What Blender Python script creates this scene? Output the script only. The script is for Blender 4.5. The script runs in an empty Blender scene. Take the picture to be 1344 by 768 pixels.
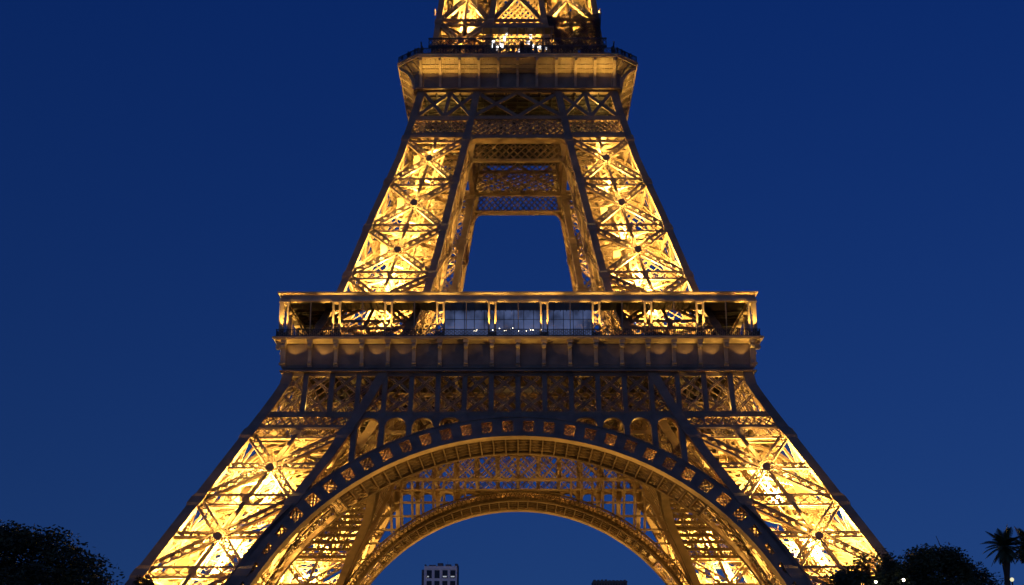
import bpy, math, random
from mathutils import Vector as V
from mathutils.noise import noise as pnoise
random.seed(7)
C = bpy.context.scene
COL = C.collection
R = math.radians

# ------------------------------------------------------------------ camera, sky, exposure
cam = bpy.data.objects.new('camera', bpy.data.cameras.new('camera'))
COL.objects.link(cam)
cam.location = (0, -242.4, 2.92)
cam.rotation_euler = (R(90 + 16.52), 0, 8 / 1859.5)
cam.data.sensor_width = 36
cam.data.lens = 36 * 1859.5 / 1344
cam.data.clip_end = 20000
C.camera = cam

wd = bpy.data.worlds.new('World')
C.world = wd
wd.use_nodes = True
nt = wd.node_tree
bg = nt.nodes['Background']
sky = nt.nodes.new('ShaderNodeTexSky')
sky.sky_type = 'NISHITA'
sky.sun_disc = False
sky.sun_elevation = R(20)
sky.sun_rotation = R(215)
def wn(kind, **kw):
    n = nt.nodes.new(kind)
    for k, v in kw.items(): setattr(n, k, v)
    return n
# the dusk sky: the upper part of the sky dome's colours, deep blue overhead and paler low down
tc = wn('ShaderNodeTexCoord')
sx = wn('ShaderNodeSeparateXYZ'); nt.links.new(tc.outputs['Generated'], sx.inputs[0])
ab = wn('ShaderNodeMath', operation='ABSOLUTE'); nt.links.new(sx.outputs[2], ab.inputs[0])
ma = wn('ShaderNodeMath', operation='MULTIPLY_ADD'); nt.links.new(ab.outputs[0], ma.inputs[0])
ma.inputs[1].default_value = 0.75; ma.inputs[2].default_value = 0.25
cx = wn('ShaderNodeCombineXYZ')
nt.links.new(sx.outputs[0], cx.inputs[0]); nt.links.new(sx.outputs[1], cx.inputs[1]); nt.links.new(ma.outputs[0], cx.inputs[2])
nt.links.new(cx.outputs[0], sky.inputs[0])
rp = wn('ShaderNodeValToRGB')
rp.color_ramp.elements[0].position = 0.05; rp.color_ramp.elements[0].color = (0.125, 0.295, 0.74, 1)
rp.color_ramp.elements[1].position = 0.5; rp.color_ramp.elements[1].color = (0.062, 0.268, 1.03, 1)
nt.links.new(ab.outputs[0], rp.inputs[0])
tint = wn('ShaderNodeMix', data_type='RGBA', blend_type='MULTIPLY')
tint.inputs[0].default_value = 1
nt.links.new(sky.outputs[0], tint.inputs[6])
nt.links.new(rp.outputs[0], tint.inputs[7])
nt.links.new(tint.outputs[2], bg.inputs[0])
bg.inputs[1].default_value = 0.05

sun = bpy.data.objects.new('sun', bpy.data.lights.new('sun', 'SUN'))
COL.objects.link(sun)
sun.data.energy = 0.05
sun.data.angle = R(40)
sun.data.color = (1.0, 0.86, 0.82)
sun.rotation_euler = (R(62), 0, R(10))

C.view_settings.view_transform = 'Standard'
C.view_settings.look = 'None'
C.view_settings.exposure = 0
C.view_settings.gamma = 1
C.render.engine = 'CYCLES'
cy = C.cycles
cy.max_bounces = 5
cy.diffuse_bounces = 3
cy.glossy_bounces = 2
cy.transmission_bounces = 3
cy.transparent_max_bounces = 8
cy.caustics_reflective = False
cy.caustics_refractive = False
cy.use_denoising = True
cy.sample_clamp_indirect = 4

# ------------------------------------------------------------------ materials
def mat(name, col, rough=0.6, var=0.15, scale=0.5, metal=0.0, emit=None, estr=0.0, spec=0.3):
    m = bpy.data.materials.new(name)
    m.use_nodes = True
    t = m.node_tree
    b = t.nodes['Principled BSDF']
    b.inputs['Roughness'].default_value = rough
    b.inputs['Metallic'].default_value = metal
    b.inputs['Specular IOR Level'].default_value = spec
    n = t.nodes.new('ShaderNodeTexNoise')
    n.inputs['Scale'].default_value = scale
    n.inputs['Detail'].default_value = 6
    r = t.nodes.new('ShaderNodeValToRGB')
    r.color_ramp.elements[0].position = 0.3
    r.color_ramp.elements[1].position = 0.7
    r.color_ramp.elements[0].color = [c * (1 - var) for c in col] + [1]
    r.color_ramp.elements[1].color = [min(1, c * (1 + var)) for c in col] + [1]
    g = t.nodes.new('ShaderNodeNewGeometry')
    t.links.new(g.outputs['Position'], n.inputs['Vector'])
    t.links.new(n.outputs['Fac'], r.inputs[0])
    t.links.new(r.outputs[0], b.inputs['Base Color'])
    if emit:
        b.inputs['Emission Color'].default_value = (*emit, 1)
        b.inputs['Emission Strength'].default_value = estr
    return m

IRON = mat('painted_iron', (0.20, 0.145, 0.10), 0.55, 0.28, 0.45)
PALE = mat('painted_iron_pale', (0.34, 0.26, 0.17), 0.5, 0.2, 0.6)
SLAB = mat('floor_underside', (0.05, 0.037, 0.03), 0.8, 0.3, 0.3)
VAULT = mat('painted_iron_shaded', (0.085, 0.055, 0.034), 0.65, 0.3, 0.4)  # same iron darkened in colour to stand for shade in the vault
DARK = mat('dark_metal', (0.04, 0.038, 0.04), 0.5, 0.2, 1.0)
GLASS = mat('pavilion_glass', (0.10, 0.13, 0.20), 0.08, 0.25, 0.25, 0.0, (0.32, 0.45, 1.0), 0.11, 0.8)  # panes given a faint blue glow of their own
SHOP = mat('lit_shop_glass', (0.3, 0.3, 0.3), 0.2, 0.2, 1, 0, (0.95, 0.95, 1.0), 1.6)
def mottle(m, scale, lo, hi):
    t = m.node_tree; b = t.nodes['Principled BSDF']
    g = t.nodes.new('ShaderNodeNewGeometry'); n = t.nodes.new('ShaderNodeTexNoise')
    n.inputs['Scale'].default_value = scale; n.inputs['Detail'].default_value = 5
    r = t.nodes.new('ShaderNodeMapRange')
    r.inputs[1].default_value = .4; r.inputs[2].default_value = .62; r.inputs[3].default_value = lo; r.inputs[4].default_value = hi
    t.links.new(g.outputs['Position'], n.inputs['Vector']); t.links.new(n.outputs['Fac'], r.inputs[0])
    t.links.new(r.outputs[0], b.inputs['Emission Strength'])
mottle(SHOP, 2.6, 0.03, 3.5)
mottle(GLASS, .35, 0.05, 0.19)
BULB = mat('lamp_glass', (0.8, 0.8, 0.8), 0.3, 0.0, 1, 0, (1.0, 0.85, 0.6), 8)
WARMB = mat('warm_lamp_glass', (0.8, 0.8, 0.8), 0.3, 0.0, 1, 0, (0.95, 0.90, 0.50), 0.9)
NETM = mat('net_cord', (0.02, 0.018, 0.018), 0.9, 0.2, 1)
BARK = mat('bark', (0.07, 0.05, 0.035), 0.9, 0.3, 3)
LEAF = mat('leaf_green', (0.05, 0.06, 0.025), 0.7, 0.5, 0.8)
LEAF2 = mat('leaf_deep_green', (0.04, 0.055, 0.025), 0.7, 0.5, 0.8)
PALM = mat('palm_green', (0.05, 0.07, 0.03), 0.6, 0.3, 1)
CONC = mat('pale_concrete', (0.78, 0.79, 0.82), 0.8, 0.08, 0.15)
CONCD = mat('grey_concrete', (0.10, 0.11, 0.13), 0.8, 0.15, 0.15)
WGLS = mat('window_glass', (0.03, 0.035, 0.045), 0.1, 0.2, 0.2)
LITW = mat('lit_window', (0.5, 0.5, 0.5), 0.3, 0, 1, 0, (0.85, 0.93, 1.0), 0.4)
GRND = mat('gravel', (0.13, 0.12, 0.10), 0.95, 0.25, 0.2)
CLOTH = mat('dark_clothes', (0.035, 0.035, 0.045), 0.9, 0.5, 0.9)

# ------------------------------------------------------------------ mesh helpers
class MB:
    def __init__(s):
        s.v = []; s.f = []; s.m = []
    def add(s, vs, fs, mi=0):
        o = len(s.v)
        s.v += [tuple(x) for x in vs]
        s.f += [[i + o for i in f] for f in fs]
        s.m += [mi] * len(fs)
    def hexa(s, q0, q1, mi=0, caps=True):
        """two rings of four points joined into a box"""
        fs = [(i, (i + 1) % 4, 4 + (i + 1) % 4, 4 + i) for i in range(4)]
        if caps:
            fs += [(3, 2, 1, 0), (4, 5, 6, 7)]
        s.add(list(q0) + list(q1), fs, mi)
    def bar(s, a, b, wp, wn, n=(0, -1, 0), off=0.0, offp=0.0, mi=0, caps=True):
        """straight bar a->b: wp across (in the plane whose normal is n), wn along n"""
        a = V(a); b = V(b); d = b - a
        if d.length < 1e-5: return
        d.normalize(); n = V(n); p = d.cross(n)
        if p.length < 1e-4:
            p = d.cross(V((1, 0, 0)))
            if p.length < 1e-4: p = d.cross(V((0, 1, 0)))
        p.normalize(); n = p.cross(d).normalized()
        sh = n * off + p * offp
        r = [p * (x * wp / 2) + n * (y * wn / 2) + sh for x, y in ((-1, -1), (1, -1), (1, 1), (-1, 1))]
        s.hexa([a + q for q in r], [b + q for q in r], mi, caps)
    def box(s, lo, hi, mi=0):
        x0, y0, z0 = lo; x1, y1, z1 = hi
        s.hexa([(x0, y0, z0), (x1, y0, z0), (x1, y1, z0), (x0, y1, z0)],
               [(x0, y0, z1), (x1, y0, z1), (x1, y1, z1), (x0, y1, z1)], mi)
    def truss(s, a, b, n, W, Dp, t=0.09, lw=0.13, step=None, back=True, solid=False):
        """lattice girder: two solid flanges, crossed lacing front and back"""
        a = V(a); b = V(b); d = b - a; L = d.length
        if L < 0.3: return
        d.normalize(); n = V(n).normalized(); p = d.cross(n).normalized(); n = p.cross(d).normalized()
        for sg in (-1, 1):
            if solid: s.bar(a + p * sg * (W / 2 - t / 2), b + p * sg * (W / 2 - t / 2), t, Dp, n)
            for q in ((-1, 1) if back else (1,)):       # angle irons along the edges
                s.bar(a + p * sg * (W / 2 - t - 0.09) + n * q * (Dp / 2 - 0.05), b + p * sg * (W / 2 - t - 0.09) + n * q * (Dp / 2 - 0.05), 0.24, 0.07, n)
                s.bar(a + p * sg * (W / 2 - .03) + n * q * (Dp / 2 - 0.13), b + p * sg * (W / 2 - .03) + n * q * (Dp / 2 - 0.13), 0.06, 0.26, n)
        k = max(2, round(L / (step or W * 1.1)))
        if not solid:                          # lacing on the two narrow sides
            for sg in (-1, 1):
                for i in range(k):
                    e = p * sg * (W / 2 - .05); h = n * (Dp / 2 - .06) * (1 if i % 2 else -1)
                    s.bar(a + d * (L * i / k) + e + h, a + d * (L * (i + 1) / k) + e - h, .3, .04, p, caps=False)
                    s.bar(a + d * (L * (i + .5) / k) + e - n * Dp / 2, a + d * (L * (i + .5) / k) + e + n * Dp / 2, .16, .05, p, caps=False)
        for q in ((-1, 1) if back else (1,)):
            for i in range(k):
                u0 = a + d * (L * i / k); u1 = a + d * (L * (i + 1) / k)
                e = W / 2 - t - 0.05
                s.bar(u0 - p * e, u1 + p * e, lw, 0.05, n, q * (Dp / 2 - 0.12), caps=False)
                s.bar(u0 + p * e, u1 - p * e, lw, 0.05, n, q * (Dp / 2 - 0.19), caps=False)
    def lattice(s, P, nx, ny, lw, dp, n, uprights=False, off=0.0, border=0.0):
        """crossed diagonals over the patch P(u,v), nx by ny cells"""
        for i in range(nx):
            for j in range(ny):
                a = P(i / nx, j / ny); b = P((i + 1) / nx, j / ny)
                c_ = P((i + 1) / nx, (j + 1) / ny); d = P(i / nx, (j + 1) / ny)
                s.bar(a, c_, lw, dp, n, off, caps=False)
                s.bar(b, d, lw, dp, n, off - dp * 1.2, caps=False)
        if border:
            for u0, v0, u1, v1 in ((0, 0, 1, 0), (0, 1, 1, 1), (0, 0, 0, 1), (1, 0, 1, 1)):
                s.bar(P(u0, v0), P(u1, v1), border, dp * 3, n)
    def disc(s, c, n, r, th, k=8):
        c = V(c); n = V(n).normalized(); p = n.orthogonal().normalized(); q = n.cross(p)
        vs = []
        for h in (-th / 2, th / 2):
            for i in range(k):
                an = 2 * math.pi * (i + .5) / k
                vs.append(c + n * h + p * r * math.cos(an) + q * r * math.sin(an))
        fs = [tuple(range(k - 1, -1, -1)), tuple(range(k, 2 * k))] + [(i, (i + 1) % k, k + (i + 1) % k, k + i) for i in range(k)]
        s.add(vs, fs)
    def tube(s, pts, rads, k=6):
        vs = []; fs = []
        for i, (p, r) in enumerate(zip(pts, rads)):
            p = V(p)
            d = (V(pts[min(i + 1, len(pts) - 1)]) - V(pts[max(i - 1, 0)])).normalized()
            e = d.orthogonal().normalized() if abs(d.z) < .9 else (V((1, 0, 0)) - d * d.x).normalized()
            g = d.cross(e)
            for j in range(k):
                an = 2 * math.pi * j / k
                vs.append(p + e * r * math.cos(an) + g * r * math.sin(an))
        for i in range(len(pts) - 1):
            for j in range(k):
                fs.append((i * k + j, i * k + (j + 1) % k, (i + 1) * k + (j + 1) % k, (i + 1) * k + j))
        fs.append(tuple(range(k - 1, -1, -1))); fs.append(tuple((len(pts) - 1) * k + j for j in range(k)))
        s.add(vs, fs)
    def build(s, name, mats, parent=None, smooth=False):
        me = bpy.data.meshes.new(name)
        me.from_pydata(s.v, [], s.f)
        for m in (mats if isinstance(mats, (list, tuple)) else [mats]):
            me.materials.append(m)
        if any(s.m): me.polygons.foreach_set('material_index', s.m)
        if smooth: me.polygons.foreach_set('use_smooth', [True] * len(s.f))
        me.update()
        o = bpy.data.objects.new(name, me)
        COL.objects.link(o)
        if parent: o.parent = parent
        return o

def tag(o, label=None, cat=None, group=None, kind=None):
    if label: o['label'] = label
    if cat: o['category'] = cat
    if group: o['group'] = group
    if kind: o['kind'] = kind
    return o
def empty(name, loc=(0, 0, 0), rz=0, parent=None):
    o = bpy.data.objects.new(name, None)
    COL.objects.link(o); o.location = loc; o.rotation_euler.z = rz
    if parent: o.parent = parent
    return o
def copy_tree(o, parent=None):
    c = o.copy(); COL.objects.link(c)
    if parent: c.parent = parent
    for ch in list(o.children): copy_tree(ch, c)
    return c
def four(o):
    """the same part on the other three sides of the tower"""
    for k in (1, 2, 3):
        c = copy_tree(o, o.parent); c.rotation_euler.z = R(90 * k)

def interp(z, T):
    if z <= T[0][0]: return T[0][1]
    for (a, p), (b, q) in zip(T, T[1:]):
        if z <= b: return p + (q - p) * (z - a) / (b - a)
    (a, p), (b, q) = T[-2:]
    return q + (q - p) * (z - b) / (b - a)
WT = [(0, 62.4), (20.4, 51.4), (32.5, 44.9), (45.3, 38.0), (48.2, 36.5), (50, 35.65), (52, 35.25), (57.6, 32.3), (66.8, 28.5), (81.2, 24.15), (92.5, 20.5), (99.7, 18.7), (106, 17.3), (114.5, 15.3), (125.3, 14.05), (150, 11.2)]
UT = [(0, 47.2), (24.4, 34.9), (31.3, 31.3), (36.2, 28.1), (41.3, 25.4), (44.7, 23.5), (51.1, 20.6), (57.6, 17.8), (67.7, 13.96), (79.7, 11.8), (88.8, 10.15), (96.5, 8.6), (106.3, 7.0), (116, 5.3), (121, 4.74), (125, 4.2), (150, 2.4)]
w = lambda z: interp(z, WT)
u = lambda z: interp(z, UT)

# ------------------------------------------------------------------ ground
g = MB()
N = 9000
g.add([(-N, -N, 0), (N, -N, 0), (N, N, 0), (-N, N, 0)], [(0, 1, 2, 3)])
tag(g.build('ground', GRND), kind='structure')

# ------------------------------------------------------------------ the iron tower
tower = empty('iron_tower')
tag(tower, 'lattice iron tower lit gold from inside, with arches and two platforms', 'tower')

XC = []
def leg_corners(c):
    wc = lambda z: w(z) - c / 2
    return {'oo': lambda z: V((-wc(z), -wc(z), z)), 'io': lambda z: V((-u(z), -wc(z), z)),
            'oi': lambda z: V((-wc(z), -u(z), z)), 'ii': lambda z: V((-u(z), -u(z), z))}

def leg(name, c, zs_chord, levels, W, Dp, mid_beam, gus):
    K = leg_corners(c)
    L = empty(name, parent=tower)
    for key in K:
        f = K[key]
        m = MB()
        for a, b in zip(zs_chord, zs_chord[1:]):
            p, q = f(a), f(b)
            h = c / 2
            ring = [(-h, -h), (h, -h), (h, h), (-h, h)]
            m.hexa([(p.x + x, p.y + y, a) for x, y in ring], [(q.x + x, q.y + y, b) for x, y in ring])
            # cover plates and rivet seams standing a little proud
        for lv in levels:                     # joint plates where the braces meet the chord
            if zs_chord[0] < lv < zs_chord[-1]:
                p0, p1 = f(lv - gus * .45), f(lv + gus * .45)
                dz = gus * 0.9
                a, b = f(lv - dz), f(lv + dz)
                h = c / 2 + 0.03
                h2 = c / 2 + gus * 0.2
                ring = lambda h: [(-h, -h), (h, -h), (h, h), (-h, h)]
                m.hexa([(a.x + x, a.y + y, a.z) for x, y in ring(h)], [(p0.x + x, p0.y + y, p0.z) for x, y in ring(h2)])
                m.hexa([(p0.x + x, p0.y + y, p0.z) for x, y in ring(h2)], [(p1.x + x, p1.y + y, p1.z) for x, y in ring(h2)])
                m.hexa([(p1.x + x, p1.y + y, p1.z) for x, y in ring(h2)], [(b.x + x, b.y + y, b.z) for x, y in ring(h)])
        m.build('corner_chord', IRON, L)
    faces = (('oo', 'io'), ('oo', 'oi'), ('oi', 'ii'), ('io', 'ii'))
    outn = (V((0, -1, 0)), V((-1, 0, 0)), V((0, 1, 0)), V((1, 0, 0)))
    for (ka, kb), on in zip(faces, outn):
        A, B = K[ka], K[kb]
        for z0, z1 in zip(levels, levels[1:]):
            A0, B0, A1, B1 = A(z0), B(z0), A(z1), B(z1)
            n = (B0 - A0).cross(A1 - A0).normalized()
            if n.dot(on) < 0: n = -n
            m = MB()
            X = (A0 + B0 + A1 + B1) / 4
            # intersection of the diagonals
            t_ = (B0 - A0).length / ((B0 - A0).length + (B1 - A1).length)
            X = A0 + (B1 - A0) * t_
            for P in (A0, B0, A1, B1):
                d = (X - P).normalized()
                m.truss(P + d * c * .6, X - d * gus * .5, n, W, Dp)
            m.truss((A0 + B0) / 2, X, n, W * .38, Dp * .6)
            m.truss(X, (A1 + B1) / 2, n, W * .38, Dp * .6)
            m.disc(X, n, gus * .8, Dp + 0.1)
            if on.x + on.y < 0:               # added shade disc on an arm, hiding an added lamp behind it
                arm = on + V((0, 0, -.2))
                XC.append((X + arm * 1.15, z0))
                m.disc(X + arm * 1.55, on, .6, .16); m.bar(X, X + arm * 1.55, .2, .2, on.cross(V((0, 0, 1))))
            if mid_beam:
                f0 = (X.z - z0) / (z1 - z0)
                a, b = A0.lerp(A1, f0), B0.lerp(B1, f0)
                m.truss(a, X, n, W * .8, Dp * .8)
                m.truss(X, b, n, W * .8, Dp * .8)
            m.build('cross_brace', IRON, L)
        for lv in levels:
            a, b = A(lv), B(lv)
            m = MB()
            m.truss(a, b, on, W * 1.25, Dp)
            m.disc((a + b) / 2, on, gus * .6, Dp + 0.1)
            m.build('horizontal_beam', IRON, L)
    for lv in levels:                         # braced floors across the leg
        m = MB()
        P = lambda a, b: K['oo'](lv).lerp(K['io'](lv), a).lerp(K['oi'](lv).lerp(K['ii'](lv), a), b)
        m.truss(P(0, 0), P(1, 1), (0, 0, 1), W * .8, Dp * .7)
        m.truss(P(1, 0), P(0, 1), (0, 0, 1), W * .8, Dp * .7)
        m.truss(P(.5, 0), P(.5, 1), (0, 0, 1), W * .6, Dp * .6)
        m.truss(P(0, .5), P(1, .5), (0, 0, 1), W * .6, Dp * .6)
        m.build('floor_brace', IRON, L)
    # lift track up the middle of the leg and a stair turning round it
    z0, z1 = levels[0], levels[-1]
    ctr = lambda a, b, z: K['oo'](z).lerp(K['io'](z), a).lerp(K['oi'](z).lerp(K['ii'](z), a), b)
    m = MB()
    k = 8
    for i in range(k):
        a, b = z0 + (z1 - z0) * i / k, z0 + (z1 - z0) * (i + 1) / k
        for fx in (.36, .58):
            m.truss(ctr(fx, .55, a), ctr(fx, .55, b), (0, -1, 0), 1.0, 1.3, lw=.16)
    m.build('lift_track', PALE, L)
    m = MB()
    z = z0; i = 0
    loop = [(.22, .25), (.75, .25), (.75, .72), (.22, .72)]
    while z < z1 - 2.2:
        p = ctr(*loop[i % 4], z); q = ctr(*loop[(i + 1) % 4], z + 2.1)
        d = (q - p); side = d.cross(V((0, 0, 1))).normalized()
        m.bar(p, q, 1.1, .14, (0, 0, 1))
        for sg in (-.55, .55):
            m.bar(p + side * sg + V((0, 0, 1)), q + side * sg + V((0, 0, 1)), .08, .08, (0, 0, 1))
            for j in range(7):
                r_ = p.lerp(q, j / 6) + side * sg
                m.bar(r_, r_ + V((0, 0, 1)), .06, .06, (0, 1, 0))
        z += 2.1; i += 1
    m.build('stairway', PALE, L)
    return L

LOW_LV = [0.4, 10.2, 20.9, 31.4, 41.9]
lower = leg('lower_leg', 1.55, [0, 10.2, 20.4, 26, 32.5, 38, 45.3, 48.2, 50, 52], LOW_LV, 1.35, 0.5, True, 1.0)
MID_LV = [60.6, 69.6, 78.5, 87.6, 96.4]
middle = leg('middle_leg', 1.15, [57.2, 66.8, 74, 81.2, 88, 92.5, 99.7, 106, 109], MID_LV, 1.15, 0.42, False, 0.75)
TOP_LV = [112.4, 120.8, 131.0, 141.0]
top = leg('shaft_leg', 1.0, [110.5, 114.5, 120.8, 125.3, 135, 146], TOP_LV, 1.0, 0.8, False, 0.7)

# dense lattice bands across each leg just above the braced panels
def band(parent, z0, z1, s_of, nx, ny, lw, inset, name='lattice_band', both=True):
    """a strip of crossed bars on the two outer faces of a leg"""
    for side in (0, 1):
        m = MB()
        def P(a, b):
            z = z0 + (z1 - z0) * b
            s = -(u(z) + (w(z) - 1.0 - u(z)) * a)
            y = -(w(z) - inset)
            return V((s, y, z)) if side == 0 else V((y, s, z))
        n = (0, -1, 0) if side == 0 else (-1, 0, 0)
        m.lattice(P, nx, ny, lw, .12, n)
        for b in (0, 1):
            m.bar(P(0, b), P(1, b), .45, .7, n)
        m.build(name, IRON, parent)
for da, db, face in ((0, 1, 'ii_x'), (0, 1, 'ii_y')):      # fine mesh on the inward faces of the upper legs
    for z0, z1 in zip(MID_LV, MID_LV[1:]):
        m = MB()
        def P(a, b):
            z = z0 + (z1 - z0) * b
            s_ = -(u(z) + (w(z) - .6 - u(z)) * a); q_ = -u(z) + .1
            return V((q_, s_, z)) if face == 'ii_x' else V((s_, q_, z))
        m.lattice(P, 8, 6, .2, .1, (1, 0, 0) if face == 'ii_x' else (0, 1, 0))
        m.build('mesh_panel', IRON, middle)
band(lower, 42.9, 44.7, None, 12, 2, .2, .5)
band(middle, 97.3, 100.3, None, 9, 3, .17, .4)

# ---- big girder under the first platform, spandrel, arch and vault, one per side
RA, ZA = 39.3, 1.95                       # arch radius and the height of its centre
BAY = 3.97
def arch_pt(th, r, back=0.0, plane=None):
    z = ZA + r * math.cos(th)
    y = -(plane or w)(z) + back
    return V((r * math.sin(th), y, z))

gird = MB()
zb, zt = 45.0, 52.0
fy = lambda z, back=0.6: -(w(z) - back)
fp = lambda s, z, back=0.6: V((s, fy(z, back), z))
for i in range(-8, 9):
    s = BAY * i
    gird.bar(fp(s, zb), fp(s, zt), .75, .5, (0, -1, 0))
    for q in (-.32, .32):
        gird.bar(fp(s + q, zb, .32), fp(s + q, zt, .32), .1, .12, (0, -1, 0))
for i in range(-9, 9):
    s0, s1 = BAY * i, BAY * (i + 1)
    fine = abs(i + .5) * BAY > 22
    if i == -9: s0 = -35.2
    if i == 8: s1 = 35.2
    for j in range(2):
        za, zc_ = zb + 3.5 * j, zb + 3.5 * (j + 1)
        for k_, off in ((.0, 0), (.0, 0)):
            pass
        for q in ((-.22, .22) if not fine else (-.15, .25)):
            gird.bar(fp(s0, za + q, .75), fp(s1, zc_ + q, .75), .16, .14, (0, -1, 0), caps=False)
            gird.bar(fp(s1, za + q, .95), fp(s0, zc_ + q, .95), .16, .14, (0, -1, 0), caps=False)
for z_, h in ((45.0, .7), (51.7, .6)):
    e = w(z_) - 1.0
    gird.bar(fp(-e, z_, .75), fp(e, z_, .75), h + .06, .8, (0, -1, 0))
gird.lattice(lambda a, b: fp(-w(45 + 7 * b) + 1.4 + (2 * w(45 + 7 * b) - 2.8) * a, 45 + 7 * b, 2.4), 44, 4, .17, .1, (0, -1, 0))
G = gird.build('truss_girder', IRON, tower)

sp = MB()                                  # arcaded spandrel on the face between leg and arch
def ext_z(s):
    r = RA + 3.1
    return ZA + math.sqrt(max(0, r * r - s * s))
def chord_s(z): return u(z)
for sg in (-1, 1):
    for i in range(2, 7):
        s0, s1 = BAY * (i - .0), BAY * (i + 1)
        if s0 > 25: continue
        K_ = 10
        pw = .42
        ztop = 44.75
        # arched heading of the bay
        a, b = s0 + pw, s1 - pw
        rise = min(1.45, max(.35, (ztop - ext_z(s0 + BAY / 2)) * .55))
        prev = None
        for j in range(K_ + 1):
            x = a + (b - a) * j / K_
            zz = ztop - .35 - rise + rise * math.sqrt(max(0, 1 - ((x - (a + b) / 2) / ((b - a) / 2)) ** 2))
            if prev:
                x0, z0 = prev
                q = lambda x_, z_, bk: V((sg * x_, -(w(z_) - bk), z_))
                sp.hexa([q(x0, z0, .35), q(x, zz, .35), q(x, zz, 1.9), q(x0, z0, 1.9)],
                        [q(x0, ztop, .35), q(x, ztop, .35), q(x, ztop, 1.9), q(x0, ztop, 1.9)])
            prev = (x, zz)
        zl = ext_z(s0) - .3
        if zl < ztop - .3:
            sp.bar((sg * s0, -(w(zl) - .9), zl), (sg * s0, -(w(ztop) - .9), ztop), pw * 2, 1.1, (0, -1, 0))
    # infill towards the crown
    q = lambda x_, z_, bk: V((sg * x_, -(w(z_) - bk), z_))
    K_ = 8
    for j in range(K_):
        x0, x1 = (BAY * 2 + pw) * j / K_, (BAY * 2 + pw) * (j + 1) / K_
        zz0, zz1 = ext_z(x0) - .15, ext_z(x1) - .15
        sp.hexa([q(x0, zz0, .45), q(x1, zz1, .45), q(x1, zz1, 1.2), q(x0, zz0, 1.2)],
                [q(x0, 44.75, .45), q(x1, 44.75, .45), q(x1, 44.75, 1.2), q(x0, 44.75, 1.2)])
SPN = sp.build('spandrel', IRON, G)
# the arch band: flanges, solid posts and latticed openings
TH = math.asin(36.5 / (RA))
cell = 3.0 / (RA + 1.5)
ncell = int(TH / cell) + 2
ar = MB()
fl = MB()
seg = 4
def strip(mb, t0, t1, r0, r1, b0, b1):
    q = lambda t, r, b: arch_pt(t, r, b)
    mb.hexa([q(t0, r0, b0), q(t1, r0, b0), q(t1, r0, b1), q(t0, r0, b1)],
            [q(t0, r1, b0), q(t1, r1, b0), q(t1, r1, b1), q(t0, r1, b1)])
for i in range(-ncell, ncell):
    t0, t1 = i * cell, (i + 1) * cell
    tm0, tm1 = t0 + cell * .24, t1 - cell * .24
    for k_ in range(2):
        a, b = t0 + (t1 - t0) * k_ / 2, t0 + (t1 - t0) * (k_ + 1) / 2
        strip(ar, a, b, RA + .25, RA + .78, .0, .5)
        strip(ar, a, b, RA + 2.52, RA + 3.1, .0, .5)
        strip(fl, a, b, RA, RA + .22, -.25, 2.6)
        strip(fl, a, b, RA + 3.1, RA + 3.25, -.15, 2.4)
    strip(ar, t0, tm0, RA + .78, RA + 2.52, .02, .45)
    strip(ar, tm1, t1, RA + .78, RA + 2.52, .02, .45)
A_ = ar.build('arch', IRON, tower)
fl.build('arch_flange', IRON, A_)
bk = MB()
for i in range(-ncell, ncell):
    t0, t1 = i * cell, (i + 1) * cell
    m = MB()
    P = lambda a, b: arch_pt(t0 + (t1 - t0) * (.2 + .6 * a), RA + .72 + 1.85 * b, .75)
    m.lattice(P, 3, 3, .13, .06, (0, -1, 0))
    P = lambda a, b: arch_pt(t0 + (t1 - t0) * (.0 + 1.0 * a), RA + .3 + 2.6 * b, 2.3)
    bk.lattice(P, 4, 3, .2, .06, (0, -1, 0))
    m.build('lattice_pane', IRON, A_)
bk.build('backing_lattice', IRON, A_)

# barrel vault of ribs between the face arch and the arch on the legs' inner faces
va = MB()
nr = 26
for i in range(-nr, nr + 1):
    th = TH * 1.02 * i / nr
    a, b = arch_pt(th, RA + .35, 2.6), arch_pt(th, RA + .35, 0, u)
    rad = V((math.sin(th), 0, math.cos(th)))
    tan = V((math.cos(th), 0, -math.sin(th)))
    if abs(th) < R(44): va.bar(a, b, .2, .7, rad)

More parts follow.
